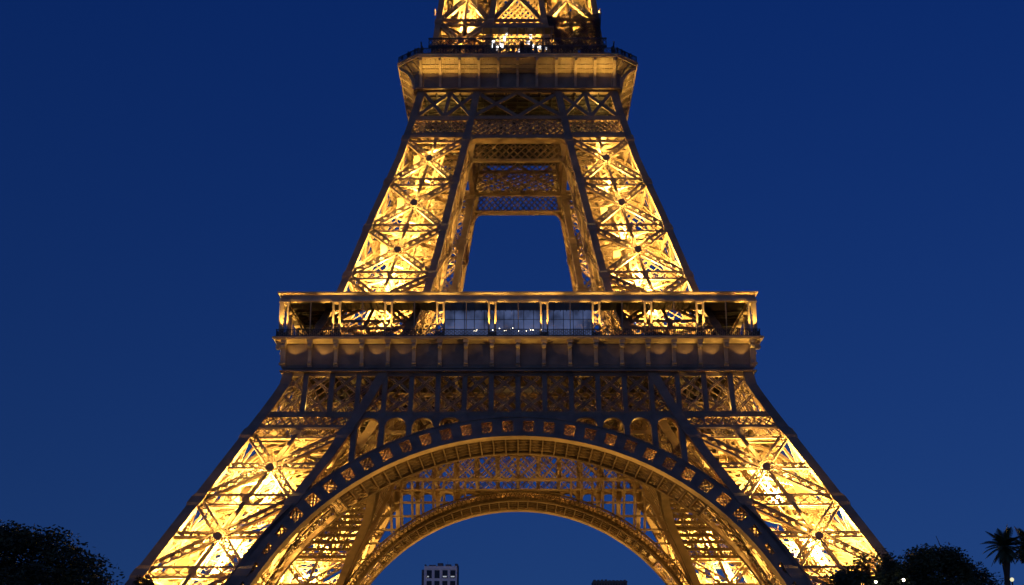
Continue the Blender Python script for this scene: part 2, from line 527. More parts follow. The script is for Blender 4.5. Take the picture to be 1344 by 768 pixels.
for j in range(1, 5):
    for i in range(-nr, nr):
        def Q(i, f):
            th = TH * 1.02 * i / nr
            return arch_pt(th, RA + .45, 2.6).lerp(arch_pt(th, RA + .45, 0, u), f)
        if abs(i) < nr * .6: va.bar(Q(i, j / 5), Q(i + 1, j / 5), .3, .5, (0, 0, 1), caps=False)
for i in range(-nr, nr):
    for j in range(5):
        if abs(i + .5) > nr * .6 and (i + j) % 2: continue
        for k_ in range(2 if abs(i + .5) < nr * .6 else 1):
            a0, a1 = (j + k_ * .5) / 5, (j + k_ * .5 + .5) / 5
            va.bar(Q(i, a0), Q(i + 1, a1), .12, .1, (0, 0, 1), caps=False)
            va.bar(Q(i, a1), Q(i + 1, a0), .12, .1, (0, 0, 1), off=.12, caps=False)
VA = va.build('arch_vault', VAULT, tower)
ia = MB()
for i in range(-nr * 2, nr * 2):
    t0, t1 = TH * 1.02 * i / nr / 2, TH * 1.02 * (i + 1) / nr / 2
    for r0, r1, b0, b1 in ((RA - .05, RA + .2, -.7, .7), (RA + 1.7, RA + 1.9, -.6, .6), (RA + .2, RA + .75, -.35, -.15)):
        q = lambda t, r, b: arch_pt(t, r, b, u)
        ia.hexa([q(t0, r0, b0), q(t1, r0, b0), q(t1, r0, b1), q(t0, r0, b1)],
                [q(t0, r1, b0), q(t1, r1, b0), q(t1, r1, b1), q(t0, r1, b1)])
    q = lambda t, r: arch_pt(t, r, 0, u)
    ia.bar(q(t0, RA + .2), q(t1, RA + 1.7), .14, .12, (0, -1, 0), caps=False)
    ia.bar(q(t1, RA + .2), q(t0, RA + 1.7), .14, .12, (0, -1, 0), off=-.16, caps=False)
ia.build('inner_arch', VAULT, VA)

# girder on the inner faces and cross beams to it
ig = MB()
for i in range(-5, 6):
    s = BAY * i
    ig.bar((s, -u(45), 45), (s, -u(52), 52), .5, .5, (0, -1, 0))
for i in range(-6, 6):
    s0, s1 = BAY * i, BAY * (i + 1)
    for j in range(2):
        za, zc_ = 45 + 3.5 * j, 48.5 + 3.5 * j
        ig.bar((s0, -u(za), za), (s1, -u(zc_), zc_), .3, .14, (0, -1, 0), caps=False)
        ig.bar((s1, -u(za), za), (s0, -u(zc_), zc_), .3, .14, (0, -1, 0), off=-.2, caps=False)
ig.lattice(lambda a, b: V((-u(45 + 7 * b) + 2 * u(45 + 7 * b) * a, -u(45 + 7 * b) + .5, 45 + 7 * b)), 20, 3, .22, .12, (0, -1, 0))
for sg in (-1, 1):
    for i in range(5, 13):
        x = i * 2.0
        z0 = ext_z(x) - 1.2
        if z0 < 44.6 and x < u(z0): ig.bar((sg * x, -u(z0), z0), (sg * x, -u(45), 45), .45, .4, (0, -1, 0))
    for z_ in (43.2, 41, 38.6, 36.2, 33.8):
        xa = math.sqrt(max(0, (RA + 1.9) ** 2 - (z_ - ZA) ** 2)); xb = u(z_) - .3
        if xb > xa: ig.bar((sg * xa, -u(z_) - .1, z_), (sg * xb, -u(z_) - .1, z_), .4, .4, (0, 0, 1))
ig.bar((-u(45), -u(45), 45), (u(45), -u(45), 45), .6, .8, (0, -1, 0))
ig.bar((-u(52), -u(52), 51.7), (u(52), -u(52), 51.7), .6, .8, (0, -1, 0))
for i in range(-4, 5, 2):
    s = BAY * i
    ig.truss((s, -w(48) + 1.2, 45.6), (s, -u(48), 45.6), (1, 0, 0), .9, .5)
    ig.truss((s, -w(48) + 1.2, 51), (s, -u(48), 51), (1, 0, 0), .9, .5)
    n_ = 4
    for j in range(n_):
        y0 = -w(48) + 1.2 + (w(48) - u(48) - 1.2) * j / n_; y1 = -w(48) + 1.2 + (w(48) - u(48) - 1.2) * (j + 1) / n_
        ig.bar((s, y0, 46), (s, y1, 50.6), .25, .2, (1, 0, 0), caps=False)
        ig.bar((s + .25, y1, 46), (s + .25, y0, 50.6), .25, .2, (1, 0, 0), caps=False)
IGO = ig.build('inner_girder', IRON, tower)
for o in (lower, middle, top, G, A_, VA, IGO): four(o)

# ---- first platform
fl1 = MB()
for k in range(4):
    pass
H0, H1 = 35.25, 6.0
for (x0, y0, x1, y1) in ((-H0, -H0, H0, -H1), (-H0, H1, H0, H0), (-H0, -H1, -H1, H1), (H1, -H1, H0, H1)):
    fl1.box((x0, y0, 56.3), (x1, y1, 57.2), 0)
    nb = 14
    if x1 - x0 > y1 - y0:
        for i in range(1, nb):
            x = x0 + (x1 - x0) * i / nb
            fl1.box((x - .25, y0 + .3, 54.6), (x + .25, y1 - .1, 56.28), 0)
    else:
        for i in range(1, nb):
            y = y0 + (y1 - y0) * i / nb
            fl1.box((x0 + .3, y - .25, 54.6), (x1 - .1, y + .25, 56.28), 0)
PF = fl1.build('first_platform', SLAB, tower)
# one side of the frieze, cornice and gallery, then three copies
def mitre(mb, ao, ai, z0, z1, ao2=None, ai2=None):
    ao2 = ao2 or ao; ai2 = ai2 or ai
    r = lambda o, i, z: [(-o, -o, z), (o, -o, z), (i, -i, z), (-i, -i, z)]
    mb.hexa(r(ao, ai, z0), r(ao2, ai2, z1))
fr = MB()
mitre(fr, 35.3, 34.9, 52.16, 56.29)
for i in range(-9, 9):                         # sunk panels between the consoles
    s = BAY * (i + .5)
    for a, b, c_, d in ((-1.5, 1.5, 53.0, 53.12), (-1.5, 1.5, 56.0, 56.12)):
        fr.box((s + a, -35.36, c_), (s + b, -35.28, d))
mitre(fr, 35.75, 35.0, 51.97, 52.15)
mitre(fr, 35.48, 35.1, 52.5, 52.66)
for i in range(-17, 18): fr.box((i * BAY / 2 - .03, -35.33, 52.67), (i * BAY / 2 + .03, -35.29, 56.2))
FR = fr.build('frieze', IRON, PF)
co = MB()
mitre(co, 35.45, 34.9, 56.3, 56.72, 36.5, 34.9)
mitre(co, 36.75, 35.3, 56.72, 57.15)
mitre(co, 36.9, 36.75, 56.9, 57.05)
CO = co.build('cornice', PALE, PF)
con = MB()
con.box((-.34, -35.62, 52.7), (.34, -35.28, 53.25))
con.box((-.27, -35.75, 53.25), (.27, -35.29, 55.5))
con.hexa([(-.27, -35.75, 55.5), (.27, -35.75, 55.5), (.27, -35.29, 55.5), (-.27, -35.29, 55.5)],
         [(-.33, -36.45, 56.25), (.33, -36.45, 56.25), (.33, -35.29, 56.25), (-.33, -35.29, 56.25)])
con.box((-.42, -36.5, 56.25), (.42, -35.29, 56.7))
con.disc((0, -36.2, 55.75), (1, 0, 0), .36, .6, 10)
con.disc((0, -35.75, 53.2), (1, 0, 0), .22, .56, 8)
con0 = con.build('console_bracket', PALE, PF)
def ring_copies(o, offs, axis_x=True):
    """set a part along each of the four sides"""
    first = True
    for k in range(4):
        for s in offs:
            c = o if first else copy_tree(o, o.parent)
            first = False
            c.rotation_euler.z = R(90 * k)
            c.location = (s * math.cos(R(90 * k)), s * math.sin(R(90 * k)), 0)
ring_copies(con0, [BAY * i * .985 for i in range(-9, 10)])
ra = MB()
mitre(ra, 36.45, 36.33, 58.2, 58.3)
mitre(ra, 36.44, 36.34, 57.25, 57.35)
for i in range(-121, 122):
    ra.box((i * .3 - .035, -36.42, 57.15), (i * .3 + .035, -36.36, 58.25))
ra.lattice(lambda a, b: V((-36.4 + 72.8 * a, -36.3, 57.2 + .95 * b)), 120, 2, .05, .03, (0, -1, 0))
RA1 = ra.build('railing', DARK, PF)
ca = MB()
mitre(ca, 36.15, 35.2, 62.75, 63.1)
mitre(ca, 36.0, 35.0, 63.1, 63.75)
mitre(ca, 36.0, 29.0, 63.75, 64.0, 36.4, 29.0)
mitre(ca, 36.45, 29.0, 64.0, 64.18)
CA = ca.build('canopy', PALE, PF)
cl = MB()
mitre(cl, 35.0, 29.0, 63.3, 63.74)
for i in range(-30, 31): cl.box((i * .95 - .06, -34.9, 63.1), (i * .95 + .06, -29.1, 63.29))
cl.build('ceiling', DARK, CA)  # underside coloured dark so the gallery lamps leave it looking shaded
for o in (FR, CO, RA1, CA): four(o)
pf = MB()
for sg in (-1, 1):
    pf.box((sg * .5 - .13, -36.1, 57.9), (sg * .5 + .13, -35.5, 62.75))
pf.box((-.68, -36.2, 57.2), (.68, -35.45, 57.9))
pf.box((-.37, -35.9, 62.4), (.37, -35.6, 62.74))
pf.box((-.75, -36.2, 62.55), (.75, -35.45, 62.74))
pf0 = pf.build('portal_frame', PALE, PF)
PORT = [(-35.2 if i == 0 else 35.2 if i == 9 else (i - 4.5) * 7.9) for i in range(10)]
PORT = [(i - 4.5) * 7.86 + .05 for i in range(10)]
ring_copies(pf0, PORT)
mu = MB()
mu.box((-.06, -35.95, 57.2), (.06, -35.83, 62.76))
ring_copies(mu.build('mullion', PALE, PF), [(i - 4) * 7.86 + .05 for i in range(9)])
# glass pavilion behind the gallery
def pavilion(x0, x1, y0, y1, parent):
    m = MB()
    m.box((x0 - .3, y0 - .15, 64.9), (x1 + .3, y1 + .4, 65.6))
    m.box((x0, y0 + .2, 64.2), (x1, y1, 64.9))
    m.box((x0, y0, 57.2), (x1, y0 + .3, 57.8))
    m.box((x0, y1 - .4, 57.8), (x1, y1, 64.2))
    for i in range(6):                         # tables, counters and people-high clutter inside
        xx = random.uniform(x0 + 1, x1 - 2); m.box((xx, y0 + .8, 57.2), (xx + random.uniform(.6, 2.2), y0 + 2, random.uniform(58.4, 60.2)))
    o = m.build('pavilion', DARK, parent)
    n = int((x1 - x0) / 1.5)
    g_ = MB()
    g_.box((x0 + .1, y0 + .12, 57.8), (x1 - .1, y0 + .16, 64.2))
    g_.box((x0 + .1, y0 + .3, 57.8), (x0 + .16, y1 - .41, 64.2))
    g_.box((x1 - .16, y0 + .3, 57.8), (x1 - .1, y1 - .41, 64.2))
    g_.build('glazing', GLASS, o)
    m = MB()
    for i in range(n + 1):
        x = x0 + .05 + (x1 - x0 - .1) * i / n
        m.box((x - .045, y0 + .02, 57.8), (x + .045, y0 + .11, 64.2))
    m.box((x0, y0 + .03, 61.9), (x1, y0 + .1, 61.96))
    m.build('glazing_bars', DARK, o)
    return o
pv = pavilion(-11.5, 11.8, -28.7, -24.5, PF)
four(pv)

# ---- girders between the legs at the second platform
gd = MB()
zb2 = 96.5
q2 = lambda s, z, b=.45: V((s, -(w(z) - b), z))
s_in = u(98)
for z_, h in ((96.75, .5), (100.6, .6), (106.1, .5)):
    e = w(z_) - .6
    gd.bar(q2(-e, z_), q2(e, z_), h, .9, (0, -1, 0))
gd.lattice(lambda a, b: q2(-u(97 + 3.3 * b) + 2 * u(97 + 3.3 * b) * a, 97 + 3.3 * b, .5), 15, 3, .22, .12, (0, -1, 0))
def xpan(s0, s1, z0, z1, W=.55):
    a, b, c_, d = q2(s0(z0), z0), q2(s1(z0), z0), q2(s1(z1), z1), q2(s0(z1), z1)
    gd.truss(a, c_, (0, -1, 0), W, .5, lw=.08)
    gd.truss(b, d, (0, -1, 0), W, .5, lw=.08)
    gd.bar(b, c_, .5, .6, (0, -1, 0))
wi = lambda z: w(z) - 1.1
for sg in (-1, 1):
    xpan(lambda z: 0, lambda z: sg * u(z), 100.9, 105.9)
    xpan(lambda z: sg * u(z), lambda z: sg * (u(z) + wi(z)) / 2, 100.9, 105.9)
    xpan(lambda z: sg * (u(z) + wi(z)) / 2, lambda z: sg * wi(z), 100.9, 105.9)
GD = gd.build('upper_girder', IRON, tower)
rim = MB()                                # deep soffit plate closing the girder from below, rounded corners
rim.bar(q2(-u(96.5), 96.45, 1.3), q2(u(96.5), 96.45, 1.3), .14, 2.6, (0, -1, 0))
for sg in (-1, 1):
    for k in range(6):
        a0, a1 = R(90) * k / 6, R(90) * (k + 1) / 6
        uu = u(95.6) - .5
        p0 = (sg * (uu - 1.3 + 1.3 * math.sin(a0)), 95.1 + 1.3 * math.cos(a0)); p1 = (sg * (uu - 1.3 + 1.3 * math.sin(a1)), 95.1 + 1.3 * math.cos(a1))
        rim.bar(q2(p0[0], p0[1], .9), q2(p1[0], p1[1], .9), .14, 1.6, (0, -1, 0))
rim.build('girder_rim', IRON, GD)
gi = MB()
ui = lambda z: -(u(z))
gi.lattice(lambda a, b: V((-u(98) + 2 * u(98) * a, ui(96.6 + 4.2 * b), 96.6 + 4.2 * b)), 12, 3, .2, .12, (0, -1, 0))
gi.lattice(lambda a, b: V((-u(98) + 2 * u(98) * a, ui(101.3 + 4.4 * b), 101.3 + 4.4 * b)), 12, 3, .2, .12, (0, -1, 0))
for z_ in (96.6, 100.9, 105.9):
    gi.bar((-u(z_), ui(z_), z_), (u(z_), ui(z_), z_), .5, .9, (0, -1, 0))
# ceiling of crossed bars between the two girders
gi.lattice(lambda a, b: V((-u(98) + 2 * u(98) * a, -(w(98) - 1.0) + (w(98) - 1.0 - u(98)) * b, 100.6)), 8, 5, .3, .15, (0, 0, 1))
GI = gi.build('inner_upper_girder', IRON, tower)
for o in (GD, GI): four(o)

# ---- second platform
def octagon(h, c, z):
    return [(-h + c, -h, z), (h - c, -h, z), (h, -h + c, z), (h, h - c, z), (h - c, h, z), (-h + c, h, z), (-h, h - c, z), (-h, -h + c, z)]
def prism(mb, A, B, mi=0, caps=True):
    n = len(A)
    fs = [(i, (i + 1) % n, n + (i + 1) % n, n + i) for i in range(n)]
    if caps: fs += [tuple(range(n - 1, -1, -1)), tuple(range(n, 2 * n))]
    mb.add(A + B, fs, mi)
pl = MB()
prism(pl, octagon(20.55, 3.5, 110.85), octagon(20.55, 3.5, 111.5))
prism(pl, octagon(17.0, .6, 105.95), octagon(17.0, .6, 106.15))  # dark plate added so the lit underside reads as shade
for i in range(-8, 9): pl.bar((i * 2, -16.8, 105.7), (i * 2, 16.8, 105.7), .16, .45, (0, 0, 1)); pl.bar((-16.8, i * 2, 105.6), (16.8, i * 2, 105.6), .16, .3, (0, 0, 1))
PL = pl.build('second_platform', DARK, tower)
m = MB()
prism(m, octagon(17.9, .8, 109.2), octagon(20.4, 3.45, 110.8), caps=False)     # flaring soffit
for k in range(4):                          # small joists under the soffit
    a = R(90 * k)
    p = lambda s, y, z: V((s * math.cos(a) - y * math.sin(a), s * math.sin(a) + y * math.cos(a), z))
    for i in range(-20, 21):
        m.bar(p(i * .835, -17.95, 109.1), p(i * .835, -20.3, 110.62), .09, .16, p(1, 0, 0).cross(V((0, 0, 1))))
    for f_ in (.3, .6): m.bar(p(-17, -17.9 - 2.5 * f_, 109.1 + 1.6 * f_), p(17, -17.9 - 2.5 * f_, 109.1 + 1.6 * f_), .12, .16, p(0, -1, 0))
m.build('soffit', PALE, PL)
m = MB()
prism(m, octagon(20.8, 3.6, 110.82), octagon(20.8, 3.6, 111.2), caps=False)
prism(m, octagon(20.95, 3.62, 111.2), octagon(20.95, 3.62, 111.42))
prism(m, octagon(20.56, 3.5, 110.8), octagon(20.8, 3.6, 110.82), caps=False)
m.build('cornice', PALE, PL)
m = MB()
prism(m, octagon(17.75, .5, 106.5), octagon(17.75, .5, 110.8))
for k in range(4):
    for i in range(-20, 21):
        a = R(90 * k); s = i * .83
        p = lambda s, y, z: V((s * math.cos(a) - y * math.sin(a), s * math.sin(a) + y * math.cos(a), z))
        m.bar(p(s, -17.78, 106.5), p(s, -17.78, 109.8), .06, .06, p(0, -1, 0))
prism(m, octagon(18.1, .6, 106.2), octagon(18.1, .6, 106.5))
m.build('frieze', IRON, PL)
b = MB()
b.hexa([(-.22, -18.15, 106.5), (.22, -18.15, 106.5), (.22, -17.7, 106.5), (-.22, -17.7, 106.5)],
       [(-.22, -18.35, 108.0), (.22, -18.35, 108.0), (.22, -17.7, 108.0), (-.22, -17.7, 108.0)])
b.hexa([(-.22, -18.35, 108.0), (.22, -18.35, 108.0), (.22, -17.7, 108.0), (-.22, -17.7, 108.0)],
       [(-.22, -19.1, 109.3), (.22, -19.1, 109.3), (.22, -17.7, 109.3), (-.22, -17.7, 109.3)])
b.hexa([(-.22, -19.1, 109.3), (.22, -19.1, 109.3), (.22, -17.7, 109.3), (-.22, -17.7, 109.3)],
       [(-.24, -20.6, 110.35), (.24, -20.6, 110.35), (.24, -17.7, 110.35), (-.24, -17.7, 110.35)])
b.hexa([(-.24, -20.6, 110.35), (.24, -20.6, 110.35), (.24, -17.7, 110.35), (-.24, -17.7, 110.35)],
       [(-.24, -20.6, 110.8), (.24, -20.6, 110.8), (.24, -17.7, 110.8), (-.24, -17.7, 110.8)])
b0 = b.build('bracket', PALE, PL)
ring_copies(b0, [3.34 * i for i in range(-5, 6)])
for k in range(4):
    for s in (-.9, .9):
        c = b0.copy(); COL.objects.link(c); c.parent = PL
        a = R(90 * k + 45)
        c.rotation_euler.z = a
        v = V((s, -6.0, 0)); c.location = (v.x * math.cos(a) - v.y * math.sin(a), v.x * math.sin(a) + v.y * math.cos(a), 0)
rl = MB()
oc = [V(p) for p in octagon(20.75, 3.6, 111.4)]
for i in range(8):
    a, c_ = oc[i], oc[(i + 1) % 8]
    n = (c_ - a).cross(V((0, 0, 1)))
    L_ = (c_ - a).length
    for h in (.12, 1.1):
        rl.bar(a + V((0, 0, h)), c_ + V((0, 0, h)), .1, .1, n)
    kk = int(L_ / .28)
    for j in range(kk):
        p = a.lerp(c_, j / kk)
        rl.bar(p, p + V((0, 0, 1.1)), .05, .05, n)
    rl.lattice(lambda x, y: a.lerp(c_, x) + V((0, 0, .1 + 1.0 * y)), int(L_ / .6), 2, .05, .03, n)
rl.build('railing', DARK, PL)
# lit kiosk on the platform
m = MB()
m.box((-6.0, -18.8, 111.5), (6.0, -17.0, 112.7)); m.box((-6.3, -19.0, 117.3), (6.3, -16.4, 117.6))
for x in (-5.9, -4.6, -3.2, -1.6, 0, 1.5, 3.0, 4.6, 5.9):
    m.box((x - .08, -18.75, 112.7), (x + .08, -18.6, 117.3)); m.box((x - .05, -17.2, 112.7), (x + .05, -17.1, 117.3))
for z_ in (114.6, 115.9): m.box((-6, -18.7, z_), (6, -18.62, z_ + .1))
for i in range(14):
    x = random.uniform(-5.6, 5); m.box((x, -18.3, 112.7), (x + random.uniform(.3, .9), -17.6, random.uniform(113.2, 115.2)))
SH = m.build('kiosk', IRON, PL)
for x, ww, z0, z1 in ((-4.2, .5, 113.2, 115.6), (-3.7, .7, 113.6, 114.5), (-2.9, .8, 114.0, 115.0), (-2.3, .45, 115.4, 116.5), (-3.1, .3, 115.1, 116), (.55, .7, 113.1, 114.0), (.2, .4, 113.0, 113.5), (1.9, .6, 114.9, 115.5), (2.4, .9, 114.2, 114.9), (2.1, .5, 113.6, 114.2), (3.3, .6, 113.4, 114.4), (2.3, .4, 115.9, 116.7), (3.9, .4, 113.9, 114.5), (5.0, .3, 113.8, 114.2), (-1.9, .3, 116.6, 117.1)):
    p = MB(); p.box((x - ww / 2, -17.55, z0), (x + ww / 2, -17.5, z1)); p.build('kiosk_window', SHOP, SH)
m = MB()
for k in range(4):
    a = R(90 * k)
    p = lambda s, y, z: V((s * math.cos(a) - y * math.sin(a), s * math.sin(a) + y * math.cos(a), z))
    n = p(0, -1, 0)
    m.bar(p(-15.6, -17.0, 116.2), p(15.6, -17.0, 116.2), .25, .2, n)
    m.bar(p(-15.6, -17.0, 114.7), p(15.6, -17.0, 114.7), .3, .5, n)
    for i in range(-31, 32):
        m.bar(p(i * .5, -17, 111.5), p(i * .5, -17, 116.2), .1, .1, n)
    m.lattice(lambda x, y: p(-15.6 + 31.2 * x, -16.95, 114.8 + 1.4 * y), 44, 2, .08, .04, n)
m.build('upper_railing', DARK, PL)
# beam and braces between the shaft legs
def shaft_bay():
    m = MB()
    for z_ in (120.8, 131, 141):
        yy = -(w(z_) - .5)
        m.truss((-u(z_), yy, z_), (u(z_), yy, z_), (0, -1, 0), 1.1, .7)
    for z0, z1 in ((120.8, 131), (131, 141)):
        a, b_, c_, d = V((-u(z0), -(w(z0) - .5), z0)), V((u(z0), -(w(z0) - .5), z0)), V((u(z1), -(w(z1) - .5), z1)), V((-u(z1), -(w(z1) - .5), z1))
        m.truss(a, c_, (0, -1, 0), .8, .6); m.truss(b_, d, (0, -1, 0), .8, .6)
    m.box((-u(120), -w(121) + .1, 119.6), (u(120), -w(121) + .6, 120.3))
    m.lattice(lambda a, b: V((-u(121) + 2 * u(121) * a, -u(126) - 1.5, 117 + 18 * b)), 9, 16, .3, .15, (0, -1, 0))
    return m.build('shaft_bracing', IRON, tower)
four(shaft_bay())

# ---- floodlights and added fill lamps
GOLD = (1.0, 0.57, 0.115)
AMBER = (1.0, 0.44, 0.07)
def lamp(x, y, z, watts, r=.35, col=GOLD, spot=None, to=None, blend=.6):
    l = bpy.data.lights.new('flood_fill_light', 'SPOT' if spot else 'POINT')
    l.energy = watts; l.color = col; l.shadow_soft_size = r
    o = bpy.data.objects.new('flood_fill_light', l)
    COL.objects.link(o); o.parent = tower; o.location = (x, y, z)
    if spot:
        l.spot_size = R(spot); l.spot_blend = blend
        o.rotation_euler = (V(to) - V((x, y, z))).to_track_quat('-Z', 'Y').to_euler()
    return o
def quad(fx, fy_, z, watts, **k):
    """the same lamp in all four legs; fx, fy_ run 0 (outer) .. 1 (inner) across the leg"""
    for sx in (-1, 1):
        for sy in (-1, 1):
            x = w(z) + (u(z) - w(z)) * fx; y = w(z) + (u(z) - w(z)) * fy_
            lamp(sx * x, sy * y, z, watts, **k)
def face_fill_lamps(levels, watts, out):
    """added fill lamps in front of each braced panel, aimed down along the braces"""
    for z0, z1 in zip(levels, levels[1:]):
        zl, zt_ = z1 - .5, z0 + (z1 - z0) * .3
        for k in range(4):
            a = R(90 * k); ca_, sa_ = math.cos(a), math.sin(a)
            for sg in (-1, 1):
                p = (sg * (w(zl) + u(zl)) / 2, -(w(zl) + .75)); q = (sg * (w(zt_) + u(zt_)) / 2, -(w(zt_) - .3))
                lamp(p[0] * ca_ - p[1] * sa_, p[0] * sa_ + p[1] * ca_, zl, watts * (1.3 if z0 < 40 else 1), r=.08, spot=84,
                     to=(q[0] * ca_ - q[1] * sa_, q[0] * sa_ + q[1] * ca_, zt_), blend=1.0)
for p, z0 in XC:  # added lamps outside the brace crossings, screened by the shade discs
    P_ = 7500 if z0 < 52 else 3000
    for k in range(4):
        a = R(90 * k); ca_, sa_ = math.cos(a), math.sin(a)
        if z0 > 8: lamp(p.x * ca_ - p.y * sa_, p.x * sa_ + p.y * ca_, p.z, P_, r=.15)
face_fill_lamps(LOW_LV[1:], 9000, 2.0)
face_fill_lamps(MID_LV, 4500, 1.6)
face_fill_lamps(TOP_LV[1:3], 1500, 1.5)
for z, p in ((8, 36000), (17, 70000), (25.5, 85000), (33.5, 52000), (37.5, 8500), (47, 1500)):
    quad(.5, .3, z, p)
    if z < 40: quad(.45, .75, z + 2, p * .5)
for z, p in ((66, 28000), (71, 28000), (79.5, 18000), (88.5, 11000), (95, 3600), (103, 1300)):
    quad(.5, .3, z, p)
    if z < 90: quad(.45, .75, z + 2, p * .5)
for z, p in ((122.5, 20000), (132, 16000)):
    quad(.5, .35, z, p)
for x in (-3, 3):
    for y in (-9, 9): lamp(x, y, 123.5, 9000)  # lamps added to brighten the middle bay of the shaft
# under the arches
for k in range(4):
    a = R(90 * k); ca_, sa_ = math.cos(a), math.sin(a)
    def rot(x, y): return (x * ca_ - y * sa_, x * sa_ + y * ca_)
    for sg in (-1, 1):
        x, y = rot(sg * 33.5, -50)
        tx, ty = rot(sg * 3, -41)
        lamp(x, y, 17, 50000, spot=56, to=(tx, ty, 40.5))
        x, y = rot(sg * 33.0, -36)
        tx, ty = rot(sg * 5, -27)
        lamp(x, y, 17, 5000, col=AMBER, spot=90, to=(tx, ty, 42))
        x, y = rot(sg * 13, -27)
        x, y = rot(sg * 9, -5.6); tx, ty = rot(sg * 9.5, -22.5)
        lamp(x, y, 53.6, 2900, col=AMBER, spot=84, to=(tx, ty, 45.5))  # added fill on the inner girder, standing in for leg-lamp spill
        x, y = rot(sg * 9, -24.2); tx, ty = rot(sg * 8.5, -37)
        lamp(x, y, 46.5, 1100, col=AMBER, spot=125, to=(tx, ty, 47))  # added fill on the inward side of the outer girder
        # high on the leg, washing the soffit of the gallery
        x, y = rot(sg * 33.2, -37.75)
        tx, ty = rot(sg * 29, -35.9)
        lamp(x, y, 44.9, 26000, r=.12, spot=95, to=(tx, ty, 56.5))
        for i, pw in ((8.6, 420), (7.5, 420), (6.5, 330), (5.5, 230), (4.5, 110)):  # row of small fill lamps added to brighten frieze top and soffit
            x, y = rot(sg * BAY * i, -36.5); tx, ty = rot(sg * BAY * (i - .25), -35.85)
            lamp(x, y, 53.7, pw * .8, r=.06, spot=86, to=(tx, ty - 0, 57))
        for th in (4, 12, 20, 28, 36, 44):  # lamps added inside the arch band to brighten its openings
            q = arch_pt(R(th), RA + 1.6, 1.5)
            x, y = rot(sg * q.x, q.y)
            lamp(x, y, q.z, 170, r=.15, col=AMBER)
    for s in PORT:
        x, y = rot(s, -36.75); tx, ty = rot(s, -35.9)
        lamp(x, y, 58.2, 3600, r=.1, spot=62, to=(tx, ty, 62.6))
    for s, pw in ((-15, 620), (-11.7, 540), (-8.3, 330), (-5, 130), (5, 130), (8.3, 330), (11.7, 540), (15, 620)):
        x, y = rot(s, -20.0); tx, ty = rot(s, -19.6)
        lamp(x, y, 107.0, pw, r=.12, spot=110, to=(tx, ty, 111))

# ------------------------------------------------------------------ things round the tower
def small_sphere(m, c, r, k=8, rings=5, sz=1.0):
    c = V(c); vs = [c + V((0, 0, -r * sz))]; fs = []
    for i in range(1, rings):
        ph = math.pi * i / rings
        for j in range(k):
            an = 2 * math.pi * j / k
            vs.append(c + V((r * math.sin(ph) * math.cos(an), r * math.sin(ph) * math.sin(an), -r * sz * math.cos(ph))))
    vs.append(c + V((0, 0, r * sz)))
    for j in range(k):
        fs.append((0, 1 + (j + 1) % k, 1 + j))
        for i in range(rings - 2):
            fs.append((1 + i * k + j, 1 + i * k + (j + 1) % k, 1 + (i + 1) * k + (j + 1) % k, 1 + (i + 1) * k + j))
        fs.append((len(vs) - 1, 1 + (rings - 2) * k + j, 1 + (rings - 2) * k + (j + 1) % k))
    m.add(vs, fs)

# lights strung along the gallery railing
for i in range(16):
    m = MB()
    small_sphere(m, (random.choice((random.uniform(-10, 11), random.uniform(-4, 5))), -36.25, random.uniform(58.0, 58.5)), random.uniform(.05, .085))
    m.build('string_bulb', BULB, RA1)

# netting hung in front of the right shaft leg
m = MB()
def netp(a, b):
    xl, xr = 5.2 + .9 * (1 - b), 14.8 - .4 * (1 - b)
    x = xl + (xr - xl) * a
    ztop = 121.6 - 1.2 * math.sin(a * 9) * .5 + .8 * a; zbot = 115.6 - 2.6 * a + .9 * math.sin(a * 13 + 1)
    z = zbot + (ztop - zbot) * b
    return V((x, -(w(z) + .9 + .7 * pnoise(V((x * .6, z * .6, 2)))), z))
NX, NY = 48, 30
for i in range(NX + 1):
    for j in range(NY):
        m.bar(netp(i / NX, j / NY), netp(i / NX, (j + 1) / NY), .1, .05, (0, -1, 0), caps=False)
for j in range(NY + 1):
    for i in range(NX):
        m.bar(netp(i / NX, j / NY), netp((i + 1) / NX, j / NY), .09, .05, (0, -1, 0), off=.03, caps=False)
tag(m.build('safety_net', NETM), 'dark netting hung on the right leg above the upper platform', 'netting')

# visitors at the railing of the second platform
def person_mesh():
    me = bpy.data.meshes.new('person')
    J = [(0, 0, .95), (0, 0, 1.2), (0, .01, 1.42), (0, 0, 1.52), (0, -.02, 1.64), (0, -.02, 1.72),
         (-.19, 0, 1.40), (-.25, -.03, 1.12), (-.20, -.26, 1.05), (-.18, -.33, 1.06),
         (.19, 0, 1.40), (.25, -.03, 1.12), (.20, -.26, 1.05), (.18, -.33, 1.06),
         (-.1, 0, .9), (-.11, -.01, .5), (-.11, .02, .08), (-.11, -.12, .03),
         (.1, 0, .9), (.11, -.01, .5), (.11, .02, .08), (.11, -.12, .03)]
    E_ = [(0, 1), (1, 2), (2, 3), (3, 4), (4, 5), (2, 6), (6, 7), (7, 8), (8, 9), (2, 10), (10, 11), (11, 12), (12, 13),
          (0, 14), (14, 15), (15, 16), (16, 17), (0, 18), (18, 19), (19, 20), (20, 21)]
    rr = [.15, .15, .16, .06, .1, .09, .075, .055, .045, .045, .075, .055, .045, .045, .1, .075, .05, .05, .1, .075, .05, .05]
    me.from_pydata(J, E_, [])
    o = bpy.data.objects.new('person', me); COL.objects.link(o)
    md = o.modifiers.new('skin', 'SKIN')
    for v, r in zip(me.skin_vertices[0].data, rr): v.radius = (r, r)
    me.skin_vertices[0].data[0].use_root = True
    ss = o.modifiers.new('sub', 'SUBSURF'); ss.levels = 1; ss.render_levels = 1
    dg = bpy.context.evaluated_depsgraph_get()
    out = bpy.data.meshes.new_from_object(o.evaluated_get(dg))
    bpy.data.objects.remove(o)
    out.materials.clear(); out.materials.append(CLOTH)
    return out
pm = person_mesh()
spots = []
oct_ = octagon(20.3, 3.5, 0)
